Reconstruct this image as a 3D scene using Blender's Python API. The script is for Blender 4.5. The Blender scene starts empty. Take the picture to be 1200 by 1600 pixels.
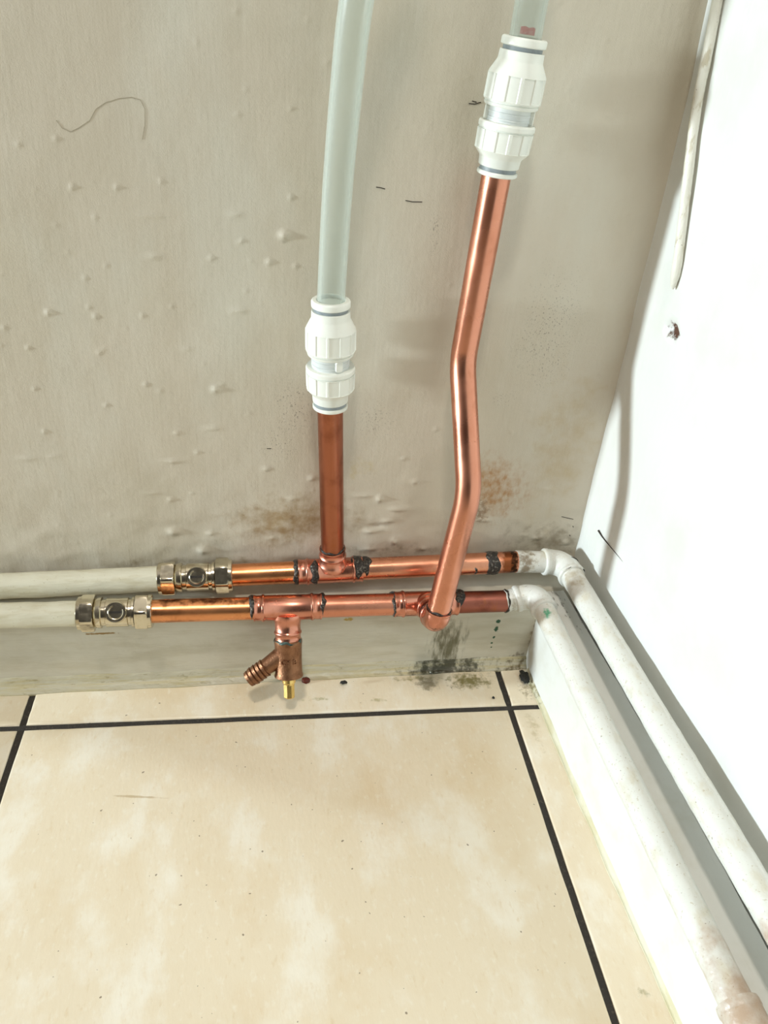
import bpy, bmesh, math, random
from mathutils import Vector, Matrix, noise
random.seed(7)
V = Vector
PI = math.pi
COL = bpy.context.scene.collection

# ------------------------------------------------------------------ camera
F = 1215.0                                   # focal length in pixels of the 1200x1600 frame
CAM = V((-0.2193, -0.4272, 0.4100))
ROT = Matrix(((0.9896, -0.0037, 0.1440), (-0.1219, -0.5547, 0.8231), (0.0769, -0.8320, -0.5494)))
cd = bpy.data.cameras.new('camera')
cd.sensor_fit = 'VERTICAL'; cd.sensor_height = 36.0; cd.lens = F / 1600 * 36.0
cd.clip_start = 0.01; cd.clip_end = 50
cam = bpy.data.objects.new('camera', cd); COL.objects.link(cam)
right, down, fwd = ROT.col[0], ROT.col[1], ROT.col[2]
fwd = fwd.normalized(); right = (right - fwd * right.dot(fwd)).normalized(); up = right.cross(fwd)
m3 = Matrix((right, up, -fwd)).transposed()
cam.matrix_world = Matrix.Translation(CAM) @ m3.to_4x4()
bpy.context.scene.camera = cam

# ------------------------------------------------------------------ light, exposure
sc = bpy.context.scene
sc.view_settings.view_transform = 'Standard'
sc.view_settings.look = 'None'
sc.view_settings.exposure = 0.0
sc.view_settings.gamma = 1.0
sc.view_settings.use_curve_mapping = False

def area(name, loc, target, size, power, color):
    l = bpy.data.lights.new(name, 'AREA'); l.shape = 'DISK'; l.size = size; l.energy = power; l.color = color
    o = bpy.data.objects.new(name, l); COL.objects.link(o); o.location = loc
    o.rotation_euler = (V(target) - V(loc)).to_track_quat('-Z', 'Y').to_euler()
    return o
# ceiling lamp above and a little in front of the pipework
area('ceiling_lamp', (-0.42, -0.92, 2.40), (-0.2, 0, 0.1), 0.22, 20.0, (1.0, 0.92, 0.82))
# daylight from a glazed door far off on the left, low down
area('door_daylight', (-3.6, -0.49, 0.46), (0, -0.1, 0.1), 0.26, 140.0, (0.83, 0.95, 1.0))

world = bpy.data.worlds.new('room_light'); sc.world = world; world.use_nodes = True
wn = world.node_tree; wn.nodes.clear()
wo = wn.nodes.new('ShaderNodeOutputWorld'); bg = wn.nodes.new('ShaderNodeBackground')
tc = wn.nodes.new('ShaderNodeTexCoord'); sx = wn.nodes.new('ShaderNodeSeparateXYZ')
rz = wn.nodes.new('ShaderNodeValToRGB')
mz = wn.nodes.new('ShaderNodeMath'); mz.operation = 'MULTIPLY_ADD'; mz.inputs[1].default_value = 0.5; mz.inputs[2].default_value = 0.5
wn.links.new(tc.outputs['Generated'], sx.inputs[0]); wn.links.new(sx.outputs['Z'], mz.inputs[0]); wn.links.new(mz.outputs[0], rz.inputs[0])
e = rz.color_ramp.elements
e[0].position = 0.0; e[0].color = (0.32, 0.27, 0.21, 1)
e[1].position = 1.0; e[1].color = (0.92, 0.87, 0.78, 1)
x_ = e.new(0.50); x_.color = (0.27, 0.245, 0.21, 1)
x_ = e.new(0.68); x_.color = (0.48, 0.45, 0.395, 1)
dt = wn.nodes.new('ShaderNodeVectorMath'); dt.operation = 'DOT_PRODUCT'; dt.inputs[1].default_value = V((0.0, -0.80, 0.60)).normalized()
dk = wn.nodes.new('ShaderNodeMapRange'); dk.interpolation_type = 'SMOOTHSTEP'                       # dark lobe added towards the viewer, for contrast in metal reflections
dk.inputs[1].default_value = 0.60; dk.inputs[2].default_value = 0.90; dk.inputs[3].default_value = 1.0; dk.inputs[4].default_value = 0.26
wm = wn.nodes.new('ShaderNodeVectorMath'); wm.operation = 'SCALE'
wn.links.new(tc.outputs['Generated'], dt.inputs[0]); wn.links.new(dt.outputs['Value'], dk.inputs[0])
wn.links.new(rz.outputs[0], wm.inputs[0]); wn.links.new(dk.outputs[0], wm.inputs['Scale'])
wn.links.new(wm.outputs[0], bg.inputs['Color']); bg.inputs['Strength'].default_value = 0.50
wn.links.new(bg.outputs[0], wo.inputs['Surface'])

# ------------------------------------------------------------------ pixel -> place on a real plane
def ray(px, py): return ROT @ V(((px - 600) / F, (py - 800) / F, 1))
def at(px, py, n, d):
    v = ray(px, py); n = V(n); return CAM + v * ((d - n.dot(CAM)) / n.dot(v))
def wy(px, py, y): return at(px, py, (0, 1, 0), y)            # on a plane parallel to the back wall
def fz(px, py, z=0.0): return at(px, py, (0, 0, 1), z)        # on a level plane
KR = 0.0483                                                   # the right wall is a little out of square
def rw(px, py, off=0.0): return at(px, py, (1, KR, 0), -0.003 - off)
def rx(y, off=0.0): return -0.003 - KR * y - off              # x of the right wall plane at depth y

# ------------------------------------------------------------------ materials
def lin(c):
    return tuple(((v / 255) / 12.92 if v / 255 <= 0.04045 else ((v / 255 + 0.055) / 1.055) ** 2.4) for v in c)
class Mat:
    def __init__(s, name, rgb, rough=0.5, metal=0.0, spec=0.5):
        s.m = bpy.data.materials.new(name); s.m.use_nodes = True
        s.t = s.m.node_tree; s.b = s.t.nodes['Principled BSDF']
        s.b.inputs['Roughness'].default_value = rough; s.b.inputs['Metallic'].default_value = metal
        s.b.inputs['Specular IOR Level'].default_value = spec
        r = s.t.nodes.new('ShaderNodeRGB'); r.outputs[0].default_value = (*lin(rgb), 1)
        s.col = r.outputs[0]; s.geo = s.t.nodes.new('ShaderNodeNewGeometry'); s.pos = s.geo.outputs['Position']
        s.h = None; s.done = False; s.bd = 0.001
    def math(s, op, a, b=None, c=None, clamp=False):
        n = s.t.nodes.new('ShaderNodeMath'); n.operation = op; n.use_clamp = clamp
        for i, v in enumerate((a, b, c)):
            if v is None: continue
            if isinstance(v, (int, float)): n.inputs[i].default_value = v
            else: s.t.links.new(v, n.inputs[i])
        return n.outputs[0]
    def noise(s, scale=(100, 100, 100), detail=4, rough=0.55, off=(0, 0, 0)):
        mp = s.t.nodes.new('ShaderNodeMapping'); mp.inputs['Scale'].default_value = scale; mp.inputs['Location'].default_value = off
        s.t.links.new(s.pos, mp.inputs[0])
        n = s.t.nodes.new('ShaderNodeTexNoise'); n.inputs['Scale'].default_value = 1.0; n.inputs['Detail'].default_value = detail; n.inputs['Roughness'].default_value = rough
        s.t.links.new(mp.outputs[0], n.inputs['Vector']); return n.outputs['Fac']
    def rng(s, v, a, b, c=0.0, d=1.0):
        n = s.t.nodes.new('ShaderNodeMapRange'); n.interpolation_type = 'SMOOTHSTEP'
        for i, q in enumerate((v, a, b, c, d)):
            if isinstance(q, (int, float)): n.inputs[i].default_value = q
            else: s.t.links.new(q, n.inputs[i])
        return n.outputs[0]
    def blob(s, c, r, soft=0.0, rot=None):
        mp = s.t.nodes.new('ShaderNodeVectorMath'); mp.operation = 'SUBTRACT'; s.t.links.new(s.pos, mp.inputs[0]); mp.inputs[1].default_value = tuple(c)
        v = mp.outputs[0]
        if rot:
            q = s.t.nodes.new('ShaderNodeVectorRotate'); q.rotation_type = 'AXIS_ANGLE'; q.inputs['Axis'].default_value = rot[0]; q.inputs['Angle'].default_value = rot[1]
            s.t.links.new(v, q.inputs['Vector']); v = q.outputs[0]
        dv = s.t.nodes.new('ShaderNodeVectorMath'); dv.operation = 'DIVIDE'; s.t.links.new(v, dv.inputs[0]); dv.inputs[1].default_value = tuple(r)
        ln = s.t.nodes.new('ShaderNodeVectorMath'); ln.operation = 'LENGTH'; s.t.links.new(dv.outputs[0], ln.inputs[0])
        return s.rng(ln.outputs['Value'], soft, 1.0, 1.0, 0.0)
    def mix(s, fac, rgb, mode='MIX'):
        n = s.t.nodes.new('ShaderNodeMix'); n.data_type = 'RGBA'; n.blend_type = mode
        if isinstance(fac, (int, float)): n.inputs[0].default_value = fac
        else: s.t.links.new(fac, n.inputs[0])
        s.t.links.new(s.col, n.inputs[6]); n.inputs[7].default_value = (*lin(rgb), 1); s.col = n.outputs[2]
        return s
    def mul(s, a, b): return s.math('MULTIPLY', a, b)
    def stain(s, c, r, rgb, amount=1.0, nscale=300, lo=0.35, hi=0.6, soft=0.0, rot=None, stretch=(1, 1, 1)):
        bl = s.blob(c, r, soft, rot)
        nz = s.noise(tuple(nscale * k for k in stretch), 5, 0.6, (c[0] * 31, c[2] * 17, c[1] * 13))
        f = s.rng(s.math('ADD', nz, s.math('MULTIPLY_ADD', bl, 0.5, -0.5)), lo, hi)      # ragged edge
        s.mix(s.mul(s.math('MULTIPLY', f, amount), s.rng(bl, 0.0, 0.25)), rgb); return s
    def patches(s, rgb, scale, lo, hi, amount=1.0, detail=5, off=(0, 0, 0)):
        sc_ = scale if isinstance(scale, tuple) else (scale,) * 3
        s.mix(s.math('MULTIPLY', s.rng(s.noise(sc_, detail, 0.6, off), lo, hi), amount), rgb); return s
    def height(s, v, k=1.0):
        v = s.math('MULTIPLY', v, k); s.h = v if s.h is None else s.math('ADD', s.h, v); return s
    def rough(s, v): s.t.links.new(v, s.b.inputs['Roughness']); return s
    def get(s):
        if not s.done:
            s.done = True; s.t.links.new(s.col, s.b.inputs['Base Color'])
            if s.h is not None:
                b = s.t.nodes.new('ShaderNodeBump'); b.inputs['Strength'].default_value = 1.0; b.inputs['Distance'].default_value = s.bd
                s.t.links.new(s.h, b.inputs['Height']); s.t.links.new(b.outputs[0], s.b.inputs['Normal'])
        return s.m
M = {}
# back wall: old cream gloss paint, vertical brush marks
w = Mat('cream_wall_paint', (203, 194, 177), 0.42)
w.patches((194, 186, 166), 9, 0.40, 0.70, 0.6).patches((211, 209, 197), (14, 14, 5), 0.45, 0.7, 0.5, off=(3, 1, 2))
w.height(w.noise((520, 520, 30), 4), 0.10).height(w.noise((60, 60, 500), 3), 0.10).height(w.noise((70, 70, 50), 3), 0.55).height(w.noise((1600, 1600, 1600), 2), 0.10)
c = wy(772, 765, 0); w.stain(c, (0.034, 0.05, 0.042), (168, 116, 48), 0.95, 190, 0.06, 0.80, rot=((0, 1, 0), 0.5), stretch=(1.4, 1.4, 0.9))
c = wy(752, 800, 0); w.stain(c, (0.013, 0.05, 0.026), (116, 82, 46), 0.65, 420, 0.26, 0.6)
c = wy(462, 815, 0); w.stain(c, (0.080, 0.05, 0.036), (146, 116, 68), 0.85, 120, 0.12, 0.70)
c = wy(520, 770, 0); w.stain(c, (0.020, 0.05, 0.055), (150, 122, 76), 0.55, 170, 0.3, 0.7)
c = wy(560, 735, 0); w.stain(c, (0.030, 0.05, 0.020), (186, 166, 100), 0.55, 170, 0.3, 0.7)
c = wy(600, 860, 0); w.stain(c, (0.10, 0.05, 0.012), (122, 104, 72), 0.6, 150, 0.3, 0.7)
c = wy(850, 850, 0); w.stain(c, (0.07, 0.05, 0.036), (120, 104, 78), 0.75, 120, 0.22, 0.72)  # low corner dirt, with the corner's shade painted in as well
c = wy(880, 700, 0); w.stain(c, (0.05, 0.05, 0.12), (184, 162, 118), 0.6, 80, 0.22, 0.75)  # brown shade of the room corner, painted into the wall colour
c = wy(300, 880, 0); w.stain(c, (0.14, 0.05, 0.012), (140, 122, 84), 0.55, 140, 0.3, 0.7)
c = wy(850, 918, 0); w.stain(c, (0.09, 0.05, 0.012), (96, 84, 58), 0.75, 200, 0.25, 0.6)
for (a, b, ra, rb) in ((460, 640, .022, .03), (680, 360, .005, .022), (790, 625, .012, .008), (440, 700, .02, .02), (590, 660, .02, .02), (860, 520, .03, .06)):
    f = w.mul(w.blob(wy(a, b, 0), (ra, .05, rb)), w.rng(w.noise((1500, 1500, 900), 2), 0.62, 0.68)); w.mix(w.math('MULTIPLY', f, 0.75), (84, 74, 60))
M['wall'] = w.get()
r = Mat('white_wall_paint', (226, 228, 224), 0.45)
r.patches((216, 216, 208), 12, 0.45, 0.7, 0.6)
r.height(r.noise((35, 35, 22), 3), 0.8).height(r.noise((300, 300, 160), 3), 0.12)
c = rw(1057, 517); r.stain(c, (0.03, 0.0100, 0.0066), (86, 54, 38), 1.0, 420, 0.06, 0.34)
M['wall_right'] = r.get()
s = Mat('painted_skirting', (205, 199, 182), 0.40)
s.patches((188, 180, 158), (30, 30, 140), 0.42, 0.68, 0.6).height(s.noise((30, 200, 700), 3), 0.25).height(s.noise((60, 60, 60), 3), 0.4)
c = wy(700, 1010, -.021); s.stain(c, (0.022, 0.05, 0.046), (84, 78, 44), 0.85, 240, 0.16, 0.52, stretch=(1.3, 1, 0.3))
c = wy(690, 1045, -.021); s.stain(c, (0.05, 0.05, 0.012), (60, 55, 30), 0.9, 260, 0.18, 0.5)
c = wy(455, 1050, -.022); s.stain(c, (0.35, 0.05, 0.007), (150, 138, 98), 0.7, 120, 0.2, 0.6, stretch=(0.4, 1, 2))
c = wy(810, 1030, -.02); s.stain(c, (0.022, 0.05, 0.016), (92, 78, 50), 0.85, 300, 0.28, 0.6)
c = wy(835, 990, -.02); s.stain(c, (0.007, 0.03, 0.05), (112, 92, 56), 0.7, 240, 0.25, 0.6)
for (a, b, ra, rb, q) in ((779, 972, .0030, .0032, 0), (776, 984, .0026, .0040, .2), (772, 997, .0018, .0022, 0), (769, 1006, .0015, .0013, 0), (768, 1013, .0012, .0013, 0)):
    c = wy(a, b, -.021); s.stain(c, (ra, .03, rb), (10, 74, 46), 1.0, 900, 0.10, 0.34)
c = wy(545, 969, -.023); s.stain(c, (0.006, .03, .003), (178, 148, 52), 0.9, 500, 0.15, 0.4)
c = wy(157, 990, -.025); s.stain(c, (0.02, .03, .0016), (140, 104, 34), 0.9, 400, 0.15, 0.4)
M['skirting'] = s.get()
s = Mat('white_skirting', (228, 229, 224), 0.4)
s.patches((214, 212, 200), (40, 40, 40), 0.45, 0.7, 0.5).height(s.noise((300, 30, 700), 3), 0.22)
f = s.mul(s.rng(s.noise((500, 160, 400), 3), 0.60, 0.66), s.blob((-.04, -.04, .07), (.05, .05, .03))); s.mix(s.math('MULTIPLY', f, .9), (70, 54, 40))
M['skirting_right'] = s.get()
s = Mat('yellowed_sealant', (190, 184, 162), 0.38)
s.patches((184, 172, 132), (24, 300, 500), 0.44, 0.62, 0.8).patches((140, 126, 88), (120, 420, 420), 0.60, 0.68, 0.5)
c = fz(700, 1048, .004); s.stain(c, (0.060, 0.03, 0.03), (54, 50, 26), 0.95, 220, 0.14, 0.5)
c = fz(810, 1055, .003); s.stain(c, (0.022, 0.03, 0.03), (96, 82, 46), 0.9, 260, 0.2, 0.5)
s.height(s.noise((160, 400, 400), 3), 0.6)
M['sealant'] = s.get()
s = Mat('sealant_pale', (222, 218, 196), 0.38); s.patches((206, 198, 160), (80, 40, 80), 0.42, 0.65, 0.8).height(s.noise((200, 160, 300), 3), 0.5)
c = fz(832, 1075, .003); s.stain(c, (0.02, 0.03, 0.02), (120, 108, 66), 0.8, 300, 0.3, 0.6)
M['sealant_right'] = s.get()
t = Mat('cream_tile', (232, 219, 194), 0.30)
t.patches((241, 235, 220), (26, 16, 20), 0.48, 0.66, 0.9, 6).patches((222, 202, 168), (18, 12, 15), 0.48, 0.72, 0.75, 6, off=(5, 2, 1))
t.patches((242, 236, 220), (260, 150, 300), 0.54, 0.72, 0.45, 5).patches((216, 194, 156), (300, 120, 300), 0.56, 0.74, 0.4, 5, off=(2, 7, 3))
t.patches((120, 104, 84), 300, 0.765, 0.775, 0.8, 1, off=(1, 1, 5))
c = fz(735, 1064); t.stain(c, (0.030, 0.016, 0.02), (112, 104, 40), 0.9, 260, 0.16, 0.56)
c = fz(650, 1060); t.stain(c, (0.05, 0.007, 0.02), (142, 132, 74), 0.7, 300, 0.3, 0.6)
c = fz(668, 1068); t.stain(c, (0.016, 0.014, 0.02), (134, 124, 100), 0.85, 300, 0.12, 0.55)
c = fz(500, 1092); t.stain(c, (0.026, 0.006, 0.02), (164, 158, 102), 0.6, 260, 0.34, 0.62)
c = fz(590, 1094); t.stain(c, (0.02, 0.004, 0.02), (160, 152, 98), 0.6, 260, 0.34, 0.62)
c = fz(825, 1075); t.stain(c, (0.018, 0.024, 0.02), (130, 114, 76), 0.75, 320, 0.30, 0.62)
c = fz(835, 1140); t.stain(c, (0.010, 0.05, 0.02), (176, 158, 110), 0.5, 220, 0.32, 0.66)
c = fz(1005, 1550); t.stain(c, (0.010, 0.008, 0.02), (148, 140, 92), 0.6, 320, 0.3, 0.6)
c = fz(215, 1245); t.stain(c, (0.024, 0.0014, 0.02), (190, 168, 130), 0.7, 120, 0.05, 0.4, rot=((0, 0, 1), 0.12))
t.height(t.noise((420, 160, 300), 3), 0.10).height(t.noise((30, 30, 30), 2), 0.35)
M['tile'] = t.get()
g = Mat('dark_grout', (52, 48, 44), 0.8); g.patches((88, 80, 70), 500, 0.55, 0.7, 0.6).height(g.noise((900, 900, 900), 3), 0.5); M['grout'] = g.get()

def copper(name, rgb, rough, dark, amount, extra=None):
    k = Mat(name, rgb, rough, 1.0)
    k.patches(dark, (60, 110, 60), 0.44, 0.74, amount, 5).patches((160, 96, 56), (120, 120, 60), 0.56, 0.76, amount * 0.6, 4, off=(4, 3, 2)).patches((84, 46, 30), 420, 0.755, 0.80, 0.6, 2)
    k.rough(k.rng(k.noise((45, 60, 45), 3), 0.3, 0.75, rough - 0.03, rough + 0.10))
    if extra: extra(k)
    M[name] = k.get()
copper('copper_pink', (214, 146, 120), 0.28, (196, 124, 94), 0.45)
def burnt(k):
    for (a, b, y, rr, q) in ((305, 935, -.0335, (.055, .02, .0050), .9), (365, 933, -.0330, (.035, .02, .0050), .9), (270, 966, -.038, (.03, .02, .003), .5)):
        c = wy(a, b, y); k.stain(c, rr, (70, 34, 22), q, 200, 0.12, 0.5)
copper('copper_heat_tinted', (226, 156, 108), 0.27, (196, 124, 80), 0.6, burnt)
copper('copper_riser', (168, 104, 78), 0.30, (126, 72, 52), 0.7)
def stub(k):
    k.stain(wy(797, 878, -.02), (.009, .03, .03), (122, 62, 26), .9, 260, .1, .4).stain(wy(806, 876, -.02), (.005, .03, .03), (52, 34, 22), .95, 400, .15, .4)
copper('copper_upper', (222, 156, 126), 0.28, (194, 122, 90), 0.5, stub)
copper('copper_red_stained', (150, 92, 78), 0.36, (104, 54, 44), 0.8)
def elbowdirt(k): k.stain(wy(684, 988, -.07), (.010, .02, .006), (94, 56, 34), .85, 500, .3, .6)
copper('copper_fitting', (212, 146, 124), 0.26, (188, 118, 96), 0.5, elbowdirt)
n = Mat('nickel_plate', (214, 205, 184), 0.18, 1.0); n.patches((176, 160, 132), 200, 0.5, 0.7, 0.5); n.rough(n.rng(n.noise((250, 250, 250), 3), .35, .75, .12, .26)); M['nickel'] = n.get()
n = Mat('nickel_screw', (112, 100, 82), 0.3, 1.0); n.patches((60, 50, 38), 500, 0.45, 0.65, 0.8); M['screw'] = n.get()
n = Mat('dark_slot', (34, 28, 22), 0.7); n.patches((60, 50, 36), 700, .5, .7, .5); M['slot'] = n.get()
n = Mat('bronze_body', (150, 108, 80), 0.42, 0.9); n.patches((112, 74, 52), 240, .45, .7, .7).height(n.noise((900, 900, 900), 3), .22); M['bronze'] = n.get()
n = Mat('bright_brass', (236, 204, 130), 0.26, 1.0); n.patches((190, 150, 80), 400, .5, .7, .5); M['brass'] = n.get()
n = Mat('burnt_flux', (40, 36, 32), 0.32, 0.25); n.patches((120, 114, 104), 700, .52, .64, .8, 3).patches((58, 34, 22), 400, .55, .7, .7, 3, off=(2, 2, 2)).height(n.noise((900, 900, 900), 4), .8); M['flux'] = n.get()
n = Mat('green_flux', (66, 84, 78), 0.35, 0.4); n.patches((30, 40, 38), 500, .5, .65, .8).height(n.noise((900, 900, 900), 4), .5); M['flux_green'] = n.get()
n = Mat('white_plastic', (238, 240, 232), 0.34); n.patches((228, 230, 222), 60, .4, .7, .5); M['plastic'] = n.get()
n = Mat('offwhite_plastic', (222, 226, 224), 0.4); n.patches((206, 210, 210), 120, .45, .7, .5); M['plastic_body'] = n.get()
n = Mat('grey_clip', (150, 158, 162), 0.45); n.patches((120, 126, 130), 300, .5, .7, .5); M['clip'] = n.get()
n = Mat('old_pipe_paint', (214, 210, 190), 0.38); n.patches((196, 188, 160), (40, 160, 160), .45, .68, .7).patches((150, 134, 98), (700, 900, 900), .66, .72, .5, 3).height(n.noise((120, 500, 500), 4), .5)
n.stain(wy(300, 940, -.02), (.05, .03, .02), (150, 136, 104), .6, 200, .3, .6)
n.stain((-.39, -.016, .070), (.09, .02, .004), (140, 124, 90), .6, 200, .2, .6)
M['pipe_paint'] = n.get()
n = Mat('corner_pipe_paint', (220, 221, 215), 0.36); n.patches((200, 192, 168), (110, 60, 110), .48, .72, .6).patches((176, 162, 130), 520, .62, .70, .5, 3, off=(1, 3, 3)).patches((120, 104, 76), 800, .67, .72, .8, 3).height(n.noise((300, 300, 300), 3), .35)
n.stain(wy(822, 878, -.02), (.015, .03, .03), (124, 104, 74), .85, 260, .2, .55)
dv_ = ray(854, 956); gp = CAM
for k in range(4000):                                  # where that sight line first meets the lower elbow
    q_ = CAM + dv_ * (.30 + k * .0001)
    if math.hypot(q_.x - rx(q_.y, .0368), q_.z - .0765) < .0082: gp = q_; break
n.stain(rw(895, 905, .018), (.020, .024, .016), (168, 152, 120), .7, 180, .2, .65).stain(rw(850, 948, .045), (.016, .022, .016), (164, 150, 118), .6, 200, .25, .65)
n.stain(gp, (.0058, .0070, .0058), (84, 168, 130), .95, 420, .08, .45)
n.stain(wy(800, 938, -.03), (.006, .03, .02), (140, 128, 92), .7, 300, .2, .6)
n.stain(rw(1175, 1560, .0400), (.05, .050, .05), (172, 142, 114), .85, 90, .0, .55)
M['pipe_paint_right'] = n.get()
n = Mat('cable_paint', (226, 224, 212), 0.5); n.patches((190, 180, 154), (200, 200, 60), .55, .66, .8).patches((120, 110, 92), 600, .66, .72, .8, 3).height(n.noise((400, 400, 160), 4), .6); M['cable'] = n.get()
n = Mat('black_grime', (22, 24, 20), 0.6); n.patches((58, 54, 40), 800, .5, .66, .7).height(n.noise((1200, 1200, 1200), 4), 1.0); M['grime'] = n.get()
n = Mat('red_brown_wax', (96, 34, 22), 0.25); n.patches((60, 18, 12), 700, .45, .65, .8); M['wax'] = n.get()
n = Mat('dark_hair', (44, 34, 28), 0.6); n.patches((70, 58, 46), 700, .5, .7, .6); M['hair'] = n.get()
n = Mat('hairline_crack', (170, 160, 140), 0.7); n.patches((140, 128, 106), 700, .5, .7, .6); M['crack'] = n.get()
n = Mat('red_mark', (196, 84, 78), 0.5); n.patches((214, 140, 130), 500, .45, .65, .8); M['red'] = n.get()
n = Mat('water', (235, 240, 235), 0.03); n.b.inputs['Transmission Weight'].default_value = 1.0; n.b.inputs['IOR'].default_value = 1.33; n.patches((225, 232, 228), 100, .4, .6, .2); M['water'] = n.get()
# clear plastic pipe
n = Mat('clear_plastic', (216, 222, 214), 0.24); n.patches((208, 216, 208), (30, 30, 10), .45, .7, .5); n.get()
tr = n.t.nodes.new('ShaderNodeBsdfTransparent'); tr.inputs[0].default_value = (0.975, 0.988, 0.98, 1)
mx = n.t.nodes.new('ShaderNodeMixShader'); fr = n.t.nodes.new('ShaderNodeLayerWeight'); fr.inputs[0].default_value = 0.62
n.t.links.new(n.rng(fr.outputs['Facing'], 0.10, 1.0, 0.16, 0.50), mx.inputs[0]); n.t.links.new(tr.outputs[0], mx.inputs[1]); n.t.links.new(n.b.outputs[0], mx.inputs[2])
n.t.links.new(mx.outputs[0], n.t.nodes['Material Output'].inputs[0]); M['clear'] = n.m

# ------------------------------------------------------------------ mesh building
class MB:
    def __init__(s): s.v = []; s.f = []; s.mi = []
    def add(s, vs, fs, mi=0):
        o = len(s.v); s.v += [V(p) for p in vs]; s.f += [tuple(i + o for i in q) for q in fs]; s.mi += [mi] * len(fs); return s
    def frame(s, ax, ref=None):
        ax = V(ax).normalized(); ref = V(ref) if ref is not None else (V((0, 0, 1)) if abs(ax.z) < 0.9 else V((0, -1, 0)))
        u = (ref - ax * ref.dot(ax)).normalized(); return ax, u, ax.cross(u)
    def lathe(s, o, ax, prof, n=48, ref=None, mod=None, cap=True):
        ax, u, w_ = s.frame(ax, ref); o = V(o); vs = []; fs = []
        for (d, r) in prof:
            for k in range(n):
                a = 2 * PI * k / n; q = mod(d, a, r) if mod else r
                vs.append(o + ax * d + (u * math.cos(a) + w_ * math.sin(a)) * q)
        for i in range(len(prof) - 1):
            for k in range(n): fs.append((i * n + k, i * n + (k + 1) % n, (i + 1) * n + (k + 1) % n, (i + 1) * n + k))
        if cap: fs.append(tuple(reversed(range(n)))); fs.append(tuple((len(prof) - 1) * n + k for k in range(n)))
        return s.add(vs, fs)
    def hexnut(s, o, ax, s0, s1, R, ref, cham=0.0010):
        ax, u, w_ = s.frame(ax, ref); o = V(o); n = 72; vs = []; fs = []; ap = R * math.cos(PI / 6)
        prof = [(s0, 0.86), (s0 + cham * 0.25, 0.90), (s0 + cham, 1.2), (s1 - cham, 1.2), (s1 - cham * 0.25, 0.90), (s1, 0.86)]
        for d, kk in prof:
            for k in range(n):
                a = 2 * PI * k / n; m = (a % (PI / 3)) - PI / 6; hx = ap / math.cos(m)
                q = min(hx, R * kk if kk > 1 else R * (kk + 0.05))
                if kk > 1: q = min(hx, R * 0.985)
                vs.append(o + ax * d + (u * math.cos(a) + w_ * math.sin(a)) * q)
        for i in range(len(prof) - 1):
            for k in range(n): fs.append((i * n + k, i * n + (k + 1) % n, (i + 1) * n + (k + 1) % n, (i + 1) * n + k))
        fs.append(tuple(reversed(range(n)))); fs.append(tuple((len(prof) - 1) * n + k for k in range(n)))
        return s.add(vs, fs)
    def tube(s, path, r, n=36, ref=None, cap=True, flat=1.0):
        path = [V(p) for p in path]; L = len(path)
        tg = [(path[min(i + 1, L - 1)] - path[max(i - 1, 0)]).normalized() for i in range(L)]
        _, u, _ = s.frame(tg[0], ref); vs = []; fs = []
        for i in range(L):
            u = (u - tg[i] * u.dot(tg[i])).normalized(); w_ = tg[i].cross(u); q = r(i / (L - 1)) if callable(r) else (r[i] if isinstance(r, (list, tuple)) else r)
            for k in range(n):
                a = 2 * PI * k / n; vs.append(path[i] + (u * math.cos(a) * flat + w_ * math.sin(a)) * q)
        for i in range(L - 1):
            for k in range(n): fs.append((i * n + k, i * n + (k + 1) % n, (i + 1) * n + (k + 1) % n, (i + 1) * n + k))
        if cap: fs.append(tuple(reversed(range(n)))); fs.append(tuple((L - 1) * n + k for k in range(n)))
        return s.add(vs, fs)
    def build(s, name, mat, parent=None, origin=None, sharp=38, smooth=True):
        me = bpy.data.meshes.new(name); org = V(origin) if origin is not None else (parent_loc(parent) if parent else V((0, 0, 0)))
        me.from_pydata([tuple(p - org) for p in s.v], [], s.f)
        for m_ in (mat if isinstance(mat, (list, tuple)) else [mat]): me.materials.append(m_)
        for p, k in zip(me.polygons, s.mi): p.material_index = k
        bm = bmesh.new(); bm.from_mesh(me); bmesh.ops.recalc_face_normals(bm, faces=bm.faces); bm.to_mesh(me); bm.free()
        if smooth:
            for p in me.polygons: p.use_smooth = True
            me.set_sharp_from_angle(angle=math.radians(sharp))
        o = bpy.data.objects.new(name, me); COL.objects.link(o)
        if parent: o.parent = parent; o['_w'] = 0; del o['_w']; o.location = org - parent_loc(parent)
        else: o.location = org
        return o
def parent_loc(p):
    l = V((0, 0, 0))
    while p: l += p.location; p = p.parent
    return l
def fillet(pts, R, n=10):
    pts = [V(p) for p in pts]; out = [pts[0]]
    for i in range(1, len(pts) - 1):
        a, b, c_ = pts[i - 1], pts[i], pts[i + 1]; d1 = (a - b).normalized(); d2 = (c_ - b).normalized()
        ang = d1.angle(d2); R_ = R[i - 1] if isinstance(R, (list, tuple)) else R
        t_ = R_ / math.tan(ang / 2); p1 = b + d1 * t_; bis = (d1 + d2).normalized(); cc = b + bis * (R_ / math.sin(ang / 2))
        v1 = p1 - cc; v2 = b + d2 * t_ - cc; tot = v1.angle(v2); axis = v1.cross(v2).normalized()
        for k in range(n + 1): out.append(cc + Matrix.Rotation(tot * k / n, 3, axis) @ v1)
    out.append(pts[-1]); return out
def dense(path, step=0.004):
    out = [path[0]]
    for a, b in zip(path, path[1:]):
        k = max(1, int((b - a).length / step))
        for j in range(1, k + 1): out.append(a.lerp(b, j / k))
    return out
def thing(name, label, cat, loc, group=None):
    o = bpy.data.objects.new(name, None); COL.objects.link(o); o.location = V(loc); o.empty_display_size = 0.01
    return tag(o, label, cat, group)
def tag(o, label, cat, group=None):
    o['label'] = label; o['category'] = cat
    if group: o['group'] = group
    return o
def struct(o): o['kind'] = 'structure'; return o
def rnd(p, s=1.0): return noise.noise(V(p) * s)

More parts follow.
